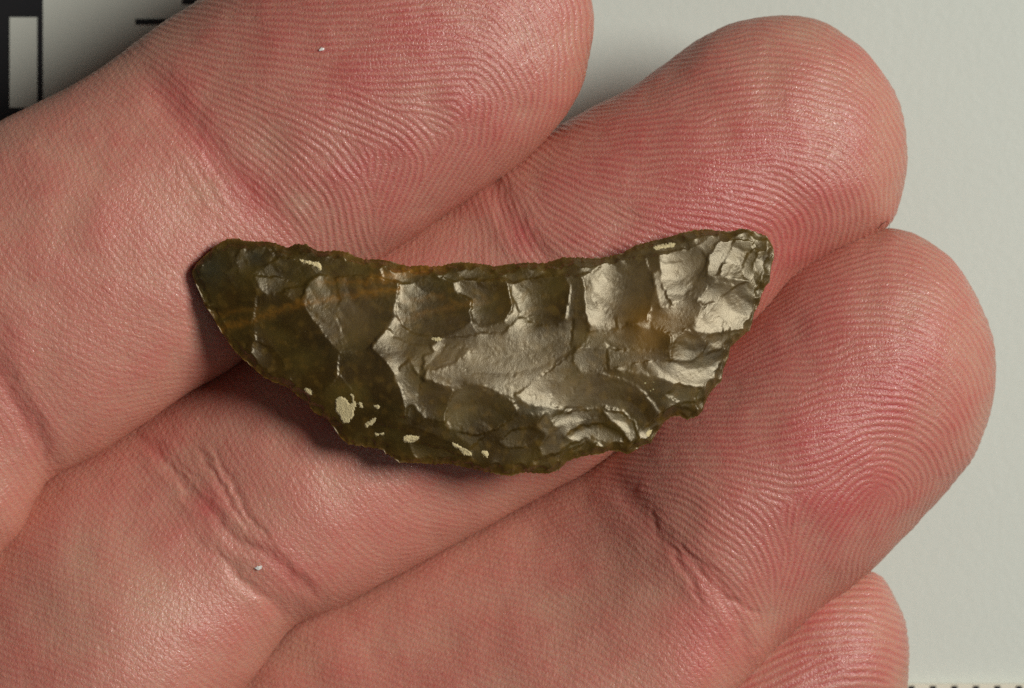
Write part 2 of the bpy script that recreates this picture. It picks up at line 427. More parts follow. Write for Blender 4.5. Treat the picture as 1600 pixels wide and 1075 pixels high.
    iu = ((Um[sub] - u0) / cell).astype(int).ravel(); iv = ((Vm[sub] - v0) / cell).astype(int).ravel()
    idx = iu * Wd + iv
    def splat(v):
        return np.bincount(idx, v.ravel(), H * Wd).reshape(H, Wd)
    Wt = splat(np.ones(xs.shape)); c2 = blur(splat(np.cos(2 * th2)), 3.0); s2 = blur(splat(np.sin(2 * th2)), 3.0)
    c2 += 1e-6
    wob = band_noise((H, Wd), 60, seed + 5) * 0.10
    ang2 = np.arctan2(s2, c2) + wob * 2
    period = {'index': 11.0, 'middle': 10.6, 'ring': 10.8, 'little': 12.5}[name] / cell
    rid = ridge_raster((H, Wd), np.cos(ang2), np.sin(ang2), period, 10, seed)
    rid2 = ridge_raster((H, Wd), np.cos(ang2 + 2.2), np.sin(ang2 + 2.2), 13.0 / cell, 3, seed + 9)
    grain = band_noise((H, Wd), 3.2, seed + 1)
    mid_n = band_noise((H, Wd), 22, seed + 2)
    big = band_noise((H, Wd), 75, seed + 3)
    brk = band_noise((H, Wd), 6, seed + 4)
    ui = (U - u0) / cell; vi = (V - v0) / cell
    R_ = bil(rid, ui, vi); G_ = bil(grain, ui, vi); M_ = bil(mid_n, ui, vi); Bg = bil(big, ui, vi); K_ = bil(brk, ui, vi)
    ok = (fine[:, None] & top[None, :]).astype(float) * np.clip((s[F.nfine - 1] - s[:, None]) / 40.0, 0, 1)
    # how strongly the ridges stand out: full on the pad, faint and broken behind the joint crease
    tipz = {'index': 640, 'middle': 640, 'ring': 610, 'little': 900}[name]
    pad = 1 / (1 + np.exp((s[:, None] - tipz) / 34.0)) + 0 * X
    amp = 0.58 * pad + 0.27 * (1 - pad)
    amp = amp * np.clip(1 + 0.22 * M_, 0.3, 1.6)
    broken = np.clip(1 - (1 - pad) * (0.45 - 0.75 * K_), 0, 1.4)
    X_ = bil(rid2, ui, vi)
    disp = R_ * amp * broken * ok + X_ * 0.11 * (1 - pad) * np.clip(0.8 + 0.6 * K_, 0, 2) * ok
    disp -= 0.5 * pad * np.clip(M_ * G_ - 1.6, 0, 1) * ok
    disp += G_ * (0.07 + 0.09 * (1 - pad)) * ok + K_ * 0.08 * (1 - pad) * ok
    disp += M_ * 0.10 * ok + Bg * 0.7 * ok
    wx = X + 2.0 * M_ + 0.3 * K_; wy = Y + 2.5 * Bg + 0.3 * K_
    crz = np.zeros(X.shape)
    for pts, dep, wd in CREASES[name]:
        near = (X > min(p[0] for p in pts) - 80) & (X < max(p[0] for p in pts) + 80) & (Y > min(p[1] for p in pts) - 80) & (Y < max(p[1] for p in pts) + 80)
        q = np.full(X.shape, 1e3); pos = np.zeros(X.shape)
        q[near], pos[near] = dist_poly(wx[near], wy[near], catmull(pts, 4))
        e = np.clip(np.minimum(pos, 1 - pos) * 6, 0, 1) ** 0.7
        fl = np.exp(-(q / (wd * 1.15)) ** 2) * e
        dep = dep * 0.30
        disp -= dep * fl * ok
        disp += 0.28 * dep * np.exp(-((q - 1.9 * wd) / (1.1 * wd)) ** 2) * e * ok
        crz = np.maximum(crz, fl * min(1, dep / 3))
    disp += crz * 0
    # tint
    red = 0.05 * M_ + 0.10 * Bg + 0.10 * G_ + 0.35 * pad * np.clip(np.sin(np.pi * np.clip((s[:, None]) / 640, 0, 1)), 0, 1)
    for x, y, rr, st in BLOTCH:
        red = red + st * 0.62 * np.exp(-((X - x) ** 2 + (Y - y) ** 2) / (rr * rr)) * (Z > -220)
    red = red + 0.16 * crz - 0.30 * np.clip(R_ * (1 + 0.25 * G_), -1.2, 1.2) * (0.55 + 0.45 * pad) * ok
    red = np.clip(red, -0.9, 1.25)[..., None]
    base = np.array([0.60, 0.268, 0.203]); redc = np.array([0.56, 0.140, 0.124]); pale = np.array([0.62, 0.39, 0.275])
    tint = base + np.where(red > 0, red * (redc - base), -red * (pale - base))
    side = np.clip((-sz[None, :, None] + 0.70) * 1.7, 0, 1)          # finger sides browned: shade painted in to darken the gaps
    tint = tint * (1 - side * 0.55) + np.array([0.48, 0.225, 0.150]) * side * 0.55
    F.tint = tint * (1 + 0.13 * (1 - pad[..., None]))
    # to metres, and displaced along the normal
    P = np.stack([X, -Y, Z], -1)
    gu = np.gradient(P, axis=0); gv = np.gradient(P, axis=1)
    nr = np.cross(gu, gv); nr /= np.linalg.norm(nr, axis=-1, keepdims=True) + 1e-9
    if nr[F.nfine // 2, kmid, 2] < 0: nr = -nr
    P = P + nr * disp[..., None]
    F.P = P; F.nr = nr
    k = (DZ - P[..., 2]) / DZ
    F.co = np.stack([(P[..., 0] - 800) * k, (P[..., 1] + 537.5) * k, P[..., 2]], -1) * S
    return F

FG = {}
for i, (nm, d) in enumerate(FINGERS.items()):
    FG[nm] = build_finger(nm, d, 100 + 17 * i)

def surf_z(px, py):
    best = -1e9
    for F in FG.values():
        q = (F.P[..., 0] - px) ** 2 + (-F.P[..., 1] - py) ** 2
        m = q < 5.0 ** 2
        if m.any(): best = max(best, F.P[..., 2][m].max())
    return best

def V0(F, k):
    i = F.nfine // 2; j = F.nv // 3
    return (F.co[i, j + 8] - F.co[i, j]) if k == 1 else (F.co[i + 8, j] - F.co[i, j]) if k == 3 else (F.co[i + 8, j + 8] - F.co[i, j])

def build_hand():
    # coarse rear part: finger roots, palm, thumb and wrist, welded into one skin
    def tmp(name, co, faces):
        o = mesh_np(name, co, faces, None); return o
    tails = []
    for F in FG.values():
        sel = list(range(F.nfine, F.nu))
        rings = F.co[sel].copy()
        nv = F.nv; nr_ = len(sel)
        co = rings.reshape(-1, 3)
        # extra rings that run down into the palm
        dirv = rings[-1].mean(0) - rings[-4].mean(0); dirv /= np.linalg.norm(dirv)
        ext = [rings[-1] + dirv * dd * 0.001 for dd in (8, 16)]
        co = np.vstack([co] + ext); nr_ += 2
        fc = grid_faces(nr_, nv, True)
        c0 = len(co); co = np.vstack([co, co[:nv].mean(0), co[-nv - 0:].mean(0)])
        j = np.arange(nv); jn = (j + 1) % nv
        cap0 = np.stack([np.full(nv, c0), jn, j], 1); b = (nr_ - 1) * nv
        cap1 = np.stack([np.full(nv, c0 + 1), b + j, b + jn], 1)
        o = tmp('tail', co, [fc, cap0, cap1])
        F.capc = co[c0]
        tails.append(o)
    def blob(c, r, rot, e=2.6, seg=(64, 40)):
        u = np.linspace(-math.pi / 2, math.pi / 2, seg[1])[:, None]; v = np.linspace(0, 2 * math.pi, seg[0], endpoint=False)[None, :]
        sp = lambda t: np.sign(t) * np.abs(t) ** (2 / e)
        x = sp(np.cos(u)) * sp(np.cos(v)); y = sp(np.cos(u)) * sp(np.sin(v)); z = sp(np.sin(u)) + 0 * v
        c_, s_ = math.cos(rot), math.sin(rot)
        X = x * r[0]; Y = y * r[1]; Zz = z * r[2]
        P = np.stack([c[0] + c_ * X - s_ * Y, c[1] + s_ * X + c_ * Y, c[2] + Zz], -1).reshape(-1, 3)
        f = grid_faces(seg[1], seg[0], True)
        return tmp('blob', P, f)
    pc = [blob((-0.053, -0.070, -0.0155), (0.045, 0.041, 0.0115), math.radians(42), 2.4),
          blob((-0.080, -0.063, -0.013), (0.030, 0.015, 0.013), math.radians(75), 2.2),
          blob((-0.086, -0.037, -0.013), (0.026, 0.0105, 0.0105), math.radians(100), 2.2),
          blob((-0.097, -0.112, -0.0155), (0.055, 0.027, 0.017), math.radians(48), 2.3)]
    objs = tails + pc
    bms = bmesh.new()
    base = objs[4]
    for o in objs:
        bm = bmesh.new(); bm.from_mesh(o.data); bmesh.ops.remove_doubles(bm, verts=bm.verts, dist=1e-8)
        bmesh.ops.recalc_face_normals(bm, faces=bm.faces); bm.to_mesh(o.data); bm.free()
    for o in objs:
        if o is base: continue
        md = base.modifiers.new('u', 'BOOLEAN'); md.operation = 'UNION'; md.object = o; md.solver = 'EXACT'
    dg = bpy.context.evaluated_depsgraph_get(); dg.update()
    rear = bpy.data.meshes.new_from_object(base.evaluated_get(dg))
    bms.from_mesh(rear)
    kill = []
    for F in FG.values():
        cc = Vector(F.capc)
        vs = [v for v in bms.verts if (v.co - cc).length < 2e-6]
        kill += vs
    bmesh.ops.delete(bms, geom=kill, context='VERTS')
    caps = [Vector(F.capc) for F in FG.values()]
    soft = [v for v in bms.verts if min((v.co - c).length for c in caps) > 0.016]
    for _ in range(25): bmesh.ops.smooth_vert(bms, verts=soft, factor=0.5, use_axis_x=True, use_axis_y=True, use_axis_z=True)
    bms.verts.index_update(); bms.verts.ensure_lookup_table()
    rv = np.array([v.co[:] for v in bms.verts]); rf = [[v.index for v in f.verts] for f in bms.faces]
    bms.free()
    for o in objs: bpy.data.objects.remove(o)
    verts = []; faces = []; tint = []; off = 0
    for F in FG.values():
        co = F.co[:F.nfine + 1]; n = co.shape[0]
        verts.append(co.reshape(-1, 3)); tint.append(F.tint[:n].reshape(-1, 3))
        faces.append(grid_faces(n, F.nv, True, off))
        tipc = co[0].mean(0)
        j = np.arange(F.nv); jn = (j + 1) % F.nv
        cen = off + n * F.nv
        verts.append(tipc[None]); tint.append(F.tint[0].mean(0)[None])
        tri = np.stack([np.full(F.nv, cen), jn + off, j + off], 1)
        faces.append(tri)
        off += n * F.nv + 1
    if np.cross(V0(FG['middle'], 1) , V0(FG['middle'], 2))[2] < 0: faces = [f[:, ::-1] for f in faces]
    quads = np.vstack([f for f in faces if f.shape[1] == 4]); tris = [f for f in faces if f.shape[1] == 3]
    q2 = [f for f in rf if len(f) == 4]; t2 = [f for f in rf if len(f) == 3]
    ng = [f for f in rf if len(f) > 4]
    for f in ng:
        for k in range(1, len(f) - 1): t2.append([f[0], f[k], f[k + 1]])
    verts.append(rv); tint.append(np.tile(FG['middle'].tint[FG['middle'].nfine].mean(0)[None], (len(rv), 1)))
    if q2: quads = np.vstack([quads, np.array(q2) + off])
    tr = np.vstack(tris + ([np.array(t2) + off] if t2 else []))
    # weld the seam rings
    from mathutils.kdtree import KDTree
    V_ = np.vstack(verts); T_ = np.vstack(tint)
    remap = np.arange(len(V_)); o2 = 0; ring_ids = []
    for F in FG.values():
        n = F.nfine + 1
        ring_ids += list(range(o2 + (n - 1) * F.nv, o2 + n * F.nv)); o2 += n * F.nv + 1
    kd = KDTree(len(ring_ids))
    for i, k in enumerate(ring_ids): kd.insert(V_[k], i)
    kd.balance()
    for k in range(off, len(V_)):
        co, i, dist = kd.find(V_[k])
        if dist < 1.2e-5: remap[k] = ring_ids[i]
    quads = remap[quads]; tr = remap[tr]
    used = np.zeros(len(V_), bool); used[quads.ravel()] = True; used[tr.ravel()] = True
    new = np.cumsum(used) - 1
    o = mesh_np('hand', V_[used], [new[quads], new[tr]], m_skin)
    bm = None
    cattr(o.data, 'tint', T_[used])
    return o
hand = build_hand()
tag(hand, 'open pinkish left hand, palm side up, holding the flint blade across its fingers', 'hand')

# ------------------------------------------------------------------ the flint
OUT = [(300,424),(308,410),(322,398),(335,385),(345,378),(357,373),(372,372),(383,376),(398,377),(415,377),(432,380),(441,384),(450,387),(458,382),(468,381),(480,382),(488,388),(498,392),(510,392),(525,391),(544,394),(556,401),(570,405),
 (590,405),(610,408),(625,413),(640,416),(660,414),(672,416),(690,415),(705,411),(720,409),(740,411),(762,413),(770,416),(785,414),(800,412),(825,410),(850,411),(865,407),(880,402),(905,402),(928,403),(944,402),(971,396),(993,383),(1016,377),(1046,370),
 (1067,363),(1084,359.5),(1105,358),(1131,361),(1146,361),(1158,356.5),(1173,359.5),(1184,364),(1197,368),(1204,378),(1209,389),(1210,402)]
OUTB = [(300,424),(302,436),(312,456),(320,478),(330,490),(344,516),(354,530),(366,548),(376,558),(396,575),(411,589),(429,597.5),(447.5,603.7),(462,616),(478,628),(490.5,644.6),(509,653),(521,667),(531,683),(544,694),(576,699),(595,702),(604,709),(611,713),(624,723),
 (650,723),(680,726),(700,724),(720,729),(740,733),(760,737),(780,742),(800,744),(820,738),(840,740),(858,740),(872.5,735),(885,722),(901,716),(917.5,712),(938,710),(952,704),(971,706),(979,710),(989,706),(1001,698),(1010,693),(1018,692),(1024,679),(1030,671),(1038,659),
 (1050,651),(1063,651),(1075,656),(1089,651),(1098.6,642.5),(1100,634),(1106,620),(1116,606),(1128,595),(1130,577),(1138,559),(1141,543),(1160,525),(1171,516),(1176,503),(1178,489),(1186,476),(1190,461),(1197,446),(1203,441),(1204,425),(1206,412),(1210,402)]
# flake scars in cutting order: outline, sheen (0 turned away from the lamp .. 1 turned to it), bowl depth, ripple centre or None
SCARS = [
 ([(300,424),(345,378),(357,395),(365,415),(350,425),(330,430)],.15,.1,None),
 ([(350,386),(357,374),(380,374),(372,392),(366,402),(360,394)],.4,.1,None),
 ([(302,430),(350,424),(388,434),(402,454),(402,478),(394,500),(396,512),(370,560),(348,520),(316,472)],.04,.08,None),
 ([(376,380),(408,378),(430,398),(418,412),(402,418),(390,430),(374,426),(368,412),(372,394)],.38,.25,(400,385)),
 ([(408,378),(440,384),(482,384),(470,396),(434,402),(420,412),(430,398)],.1,.1,None),
 ([(402,458),(414,460),(442,458),(470,470),(490,498),(510,526),(530,550),(535,600),(500,625),(440,600),(380,562),(390,520),(396,500)],.06,.12,None),
 ([(400,426),(434,402),(466,406),(486,416),(502,426),(482,436),(474,446),(464,446),(438,430),(410,432)],.25,.15,(450,395)),
 ([(396,430),(420,432),(438,432),(464,444),(476,446),(456,450),(442,458),(414,460),(404,448)],.6,.12,None),
 ([(442,452),(476,446),(470,470),(454,466)],.42,.2,None),
 ([(486,390),(545,394),(580,405),(632,414),(640,430),(600,440),(560,434),(526,438),(502,428),(486,416),(470,404)],.15,.15,None),
 ([(524,434),(560,430),(624,438),(622,460),(614,490),(600,512),(578,542),(560,550),(545,545),(532,515),(525,490),(530,470)],.22,.22,(600,440)),
 ([(470,470),(482,438),(500,430),(525,437),(530,470),(525,490),(532,515),(548,545),(530,552),(510,526),(490,500)],.42,.15,(560,420)),
 ([(530,550),(560,550),(578,542),(600,562),(616,588),(628,614),(636,650),(600,662),(560,622),(528,590)],.03,.08,None),
 ([(429,597),(500,622),(530,585),(560,622),(600,660),(650,668),(700,690),(745,712),(745,735),(680,726),(624,722),(600,704),(544,692),(509,653),(462,616)],.03,.12,None),
 ([(600,657),(640,650),(666,652),(704,672),(745,700),(745,713),(700,691),(650,669)],.18,.1,None),
 ([(590,404),(700,412),(690,430),(650,442),(628,442),(600,436)],.08,.15,None),
 ([(735,700),(760,678),(808,646),(850,646),(880,680),(872,735),(800,744),(740,733)],.12,.15,None),
 ([(604,512),(622,486),(628,510),(650,524),(692,528),(672,542),(640,540),(620,530)],.48,.15,None),
 ([(672,540),(690,528),(730,526),(760,518),(790,518),(812,494),(840,508),(880,506),(895,498),(902,520),(897,545),(880,562),(862,574),(845,588),(830,606),(800,620),(784,617),(760,606),(740,602),(724,602),(712,607),(690,602),(660,592),(664,578),(658,572),(667,566),(664,560),(676,552)],.80,.11,(775,370)),
 ([(578,542),(604,512),(618,526),(640,538),(672,540),(676,552),(664,562),(658,575),(660,590),(650,585),(645,572),(640,560),(625,575),(616,588),(600,562)],.72,.1,None),
 ([(616,588),(625,575),(640,560),(645,572),(650,585),(660,592),(654,610),(652,636),(640,650),(634,630),(626,608)],.42,.1,None),
 ([(660,596),(680,604),(708,608),(710,624),(698,640),(696,662),(666,654),(650,638),(652,616)],.22,.2,(680,690)),
 ([(710,610),(728,600),(748,602),(766,616),(786,620),(804,628),(810,646),(776,670),(760,678),(740,680),(704,672),(696,648),(702,628)],.2,.2,(745,690)),
 ([(628,444),(650,442),(680,430),(708,440),(716,458),(738,468),(736,486),(738,502),(720,514),(692,526),(666,526),(646,520),(628,508),(618,488),(624,462)],.2,.26,(690,405)),
 ([(708,412),(768,413),(790,430),(770,440),(735,440),(726,438),(715,425)],.3,.15,None),
 ([(716,458),(708,440),(728,437),(770,438),(792,436),(798,462),(802,478),(792,498),(780,510),(760,512),(738,502),(736,486),(738,468)],.15,.25,(770,420)),
 ([(738,504),(760,512),(790,503),(806,480),(812,490),(800,508),(785,520),(750,520)],.5,.1,None),
 ([(768,415),(860,408),(874,424),(834,434),(800,442),(792,436),(785,425)],.1,.15,None),
 ([(800,442),(834,434),(880,430),(892,446),(888,478),(886,498),(870,508),(840,506),(812,490),(808,478),(798,462)],.22,.26,(845,410)),
 ([(880,430),(905,430),(914,440),(914,489),(908,500),(890,500),(888,478),(892,446)],.25,.2,None),
 ([(806,618),(832,596),(862,578),(897,548),(916,570),(896,578),(866,604),(860,634),(840,636),(816,628)],.58,.08,None),
 ([(804,626),(840,636),(862,636),(895,642),(870,648),(830,648),(810,646)],.08,.1,None),
 ([(897,499),(910,497),(922,520),(918,531),(905,542),(893,540)],.42,.2,None),
 ([(914,427),(924,425),(926,459),(931,476),(946,489),(963,497),(965,514),(950,514),(922,520),(914,489)],.78,.05,None),
 ([(880,402),(944,402),(993,383),(1046,370),(1110,358),(1133,362),(1120,374),(1080,386),(1060,391),(1020,398),(976,404),(944,410),(920,425),(900,431),(874,426)],.13,.15,None),
 ([(924,425),(944,410),(976,404),(1007,402),(1018,425),(1027,442),(1020,459),(1016,484),(1012,501),(982,506),(963,497),(946,489),(931,476),(926,459)],.34,.34,(990,400)),
 ([(963,497),(982,506),(1012,501),(1018,512),(965,514)],.6,.05,None),
 ([(965,516),(980,506),(1012,514),(1020,510),(1050,523),(1048,545),(1000,548),(980,552),(952,540),(940,530)],.16,.15,None),
 ([(922,520),(950,514),(966,516),(945,535),(952,545),(905,545),(918,531)],.33,.1,None),
 ([(905,542),(952,545),(962,560),(950,577),(910,582),(897,570),(893,552)],.52,.12,None),
 ([(1007,402),(1029,397),(1031,423),(1018,425)],.12,.1,None),
 ([(1018,425),(1031,423),(1035,446),(1043,467),(1045,478),(1029,483),(1027,459),(1020,440)],.62,.1,None),
 ([(1016,484),(1029,481),(1052,478),(1065,467),(1090,436),(1105,430),(1143,434),(1173,438),(1135,452),(1103,478),(1084,504),(1071,514),(1050,523),(1014,508)],.17,.12,None),
 ([(1029,397),(1061,391),(1092,383),(1099,395),(1105,402),(1101,419),(1090,436),(1078,453),(1065,467),(1052,478),(1043,467),(1035,446),(1031,421)],.58,.2,(1050,380)),
 ([(1092,383),(1099,376),(1122,365),(1133,370),(1120,382),(1109,397),(1105,402),(1097,395)],.4,.1,None),
 ([(1133,369),(1148,374),(1139,397),(1126,421),(1122,429),(1105,430),(1103,418),(1109,397),(1120,382)],.6,.12,None),
 ([(1148,374),(1177,378),(1177,389),(1165,402),(1159,421),(1163,438),(1143,433),(1122,429),(1126,421),(1139,397)],.6,.18,(1170,360)),
 ([(1148,367),(1158,357),(1173,359),(1199,368),(1209,393),(1186,393),(1177,378)],.32,.2,None),
 ([(1177,389),(1186,393),(1177,410),(1177,425),(1175,438),(1163,438),(1159,421),(1165,402)],.4,.15,None),
 ([(1186,393),(1210,389),(1208,405),(1203,425),(1203,441),(1190,425),(1177,425),(1177,410)],.5,.25,(1205,400)),
 ([(1175,436),(1190,425),(1200,440),(1186,476),(1182,452)],.25,.1,None),
 ([(1173,438),(1182,450),(1188,476),(1177,497),(1167,514),(1135,523),(1114,523),(1092,520),(1082,512),(1103,489),(1118,472),(1135,455)],.58,.2,(1180,440)),
 ([(948,545),(1000,548),(1048,547),(1050,564),(1020,565),(973,576),(950,578)],.36,.1,None),
 ([(950,577),(965,574),(993,567),(1020,563),(1073,564),(1102,552),(1142,540),(1138,571),(1132,597),(1114,606),(1075,608),(1046,597),(1014,589),(985,581)],.66,.16,(1090,520)),
 ([(1050,545),(1056,528),(1071,515),(1088,520),(1100,528),(1106,540),(1095,552),(1080,564),(1050,564)],.4,.25,(1085,515)),
 ([(1106,540),(1100,528),(1120,522),(1150,516),(1172,512),(1160,528),(1140,542),(1120,547)],.32,.25,None),
 ([(862,612),(877,595),(901,585),(938,582),(973,591),(1001,606),(1018,626),(1034,645),(1014,663),(1005,671),(993,661),(973,640),(942,634),(891,638),(862,636)],.24,.22,(960,680)),
 ([(940,578),(985,581),(1073,607),(1116,606),(1104,630),(1098,645),(1087,645),(1071,636),(1055,638),(1034,647),(1018,626),(1001,606),(973,591)],.04,.1,None),
 ([(1005,671),(1034,647),(1055,638),(1071,636),(1087,645),(1100,642),(1089,655),(1063,653),(1038,661),(1020,694),(1001,685),(999,673)],.35,.2,None),
 ([(842,700),(857,683),(838,666),(852,645),(942,636),(973,642),(993,661),(1001,685),(985,710),(952,704),(938,694),(922,685),(891,694),(870,708),(850,714)],.2,.22,(930,730)),
 ([(922,688),(938,697),(945,708),(915,714),(885,722),(895,702)],.0,.1,None),
 ([(860,650),(900,641),(945,640),(930,652),(890,660),(868,668)],.42,.2,None),
 ([(945,642),(972,645),(990,662),(998,684),(984,692),(970,668),(955,655)],.46,.2,(960,690)),
 ([(880,682),(905,666),(940,662),(965,674),(975,692),(950,692),(925,682),(900,692)],.44,.3,(930,725)),
 ([(780,690),(800,672),(830,668),(845,680),(820,697),(795,702)],.33,.2,None),
 ([(640,690),(690,700),(730,716),(700,724),(650,716)],.12,.2,None),
 ([(560,650),(600,664),(640,672),(660,684),(620,692),(575,674)],.0,.15,None),
 ([(350,424),(388,434),(396,448),(370,452)],.22,.2,None),
 ([(396,500),(440,505),(470,520),(440,540),(400,530)],.13,.2,None),
 ([(396,532),(430,545),(450,575),(420,582),(394,562)],.27,.25,(380,590)),
 ([(640,632),(652,636),(664,654),(650,664),(636,652)],.1,.2,None),
 ([(1120,440),(1150,446),(1130,462),(1100,478),(1090,470)],.28,.2,None),
 ([(1060,600),(1090,606),(1088,628),(1062,630),(1040,616)],.12,.2,None),
 ([(660,556),(700,540),(740,548),(700,572),(668,580)],.72,.15,(640,520)),
 ([(850,714),(870,708),(890,703),(887,722),(872,737),(840,742),(835,720)],.25,.2,None),
]

def make_flint_mat():
    m, nt, p = nodes_mat('flint')
    L = nt.links.new
    at = N(nt, 'ShaderNodeAttribute', attribute_name='tint')
    tc = N(nt, 'ShaderNodeTexCoord')
    n1 = N(nt, 'ShaderNodeTexNoise', i_Scale=350.0, i_Detail=8.0, i_Roughness=0.6); L(tc.outputs['Object'], n1.inputs['Vector'])
    mr = N(nt, 'ShaderNodeMapRange', i_1=0.3, i_2=0.7, i_3=0.6, i_4=1.4); L(n1.outputs[0], mr.inputs[0])
    vm = N(nt, 'ShaderNodeVectorMath', operation='SCALE'); L(at.outputs['Color'], vm.inputs[0]); L(mr.outputs[0], vm.inputs['Scale'])
    gv = N(nt, 'ShaderNodeTexVoronoi', i_Scale=5200.0); L(tc.outputs['Object'], gv.inputs['Vector'])
    gs = N(nt, 'ShaderNodeSeparateColor'); L(gv.outputs['Color'], gs.inputs[0])
    gm = N(nt, 'ShaderNodeTexNoise', i_Scale=260.0, i_Detail=3.0); L(tc.outputs['Object'], gm.inputs['Vector'])
    ga = N(nt, 'ShaderNodeMath', operation='MULTIPLY'); L(gs.outputs[0], ga.inputs[0]); L(gm.outputs[0], ga.inputs[1])
    gr = N(nt, 'ShaderNodeMapRange', i_1=0.67, i_2=0.68); L(ga.outputs[0], gr.inputs[0])
    gd = N(nt, 'ShaderNodeMapRange', i_1=0.35, i_2=0.45, i_3=1.0, i_4=0.0); L(gv.outputs['Distance'], gd.inputs[0])
    gg = N(nt, 'ShaderNodeMath', operation='MULTIPLY'); L(gr.outputs[0], gg.inputs[0]); L(gd.outputs[0], gg.inputs[1])
    gx = N(nt, 'ShaderNodeMix', data_type='RGBA'); gx.inputs[7].default_value = (0.55, 0.48, 0.24, 1)  # glitter painted as sparse pale flecks in the base colour
    L(gg.outputs[0], gx.inputs[0]); L(vm.outputs[0], gx.inputs[6])
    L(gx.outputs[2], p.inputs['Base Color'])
    n2 = N(nt, 'ShaderNodeTexNoise', i_Scale=9000.0, i_Detail=3.0, i_Roughness=0.7); L(tc.outputs['Object'], n2.inputs['Vector'])
    n3 = N(nt, 'ShaderNodeTexNoise', i_Scale=2300.0, i_Detail=5.0, i_Roughness=0.6); L(tc.outputs['Object'], n3.inputs['Vector'])
    b = N(nt, 'ShaderNodeBump', i_Strength=1.0, i_Distance=0.000012); L(n2.outputs[0], b.inputs['Height'])
    b2 = N(nt, 'ShaderNodeBump', i_Strength=0.10, i_Distance=0.00003); L(n3.outputs[0], b2.inputs['Height']); L(b.outputs[0], b2.inputs['Normal'])
    L(b2.outputs[0], p.inputs['Normal'])
    p.inputs['Roughness'].default_value = 0.36
    p.inputs['Specular Tint'].default_value = (1.0, 0.90, 0.67, 1)
    p.inputs['IOR'].default_value = 1.6
    p.inputs['Specular IOR Level'].default_value = 0.746
    p.inputs['Subsurface Weight'].default_value = 0.25
    p.inputs['Subsurface Radius'].default_value = (1.0, 0.75, 0.2)
    p.inputs['Subsurface Scale'].default_value = 0.0008
    return m
m_flint = make_flint_mat()

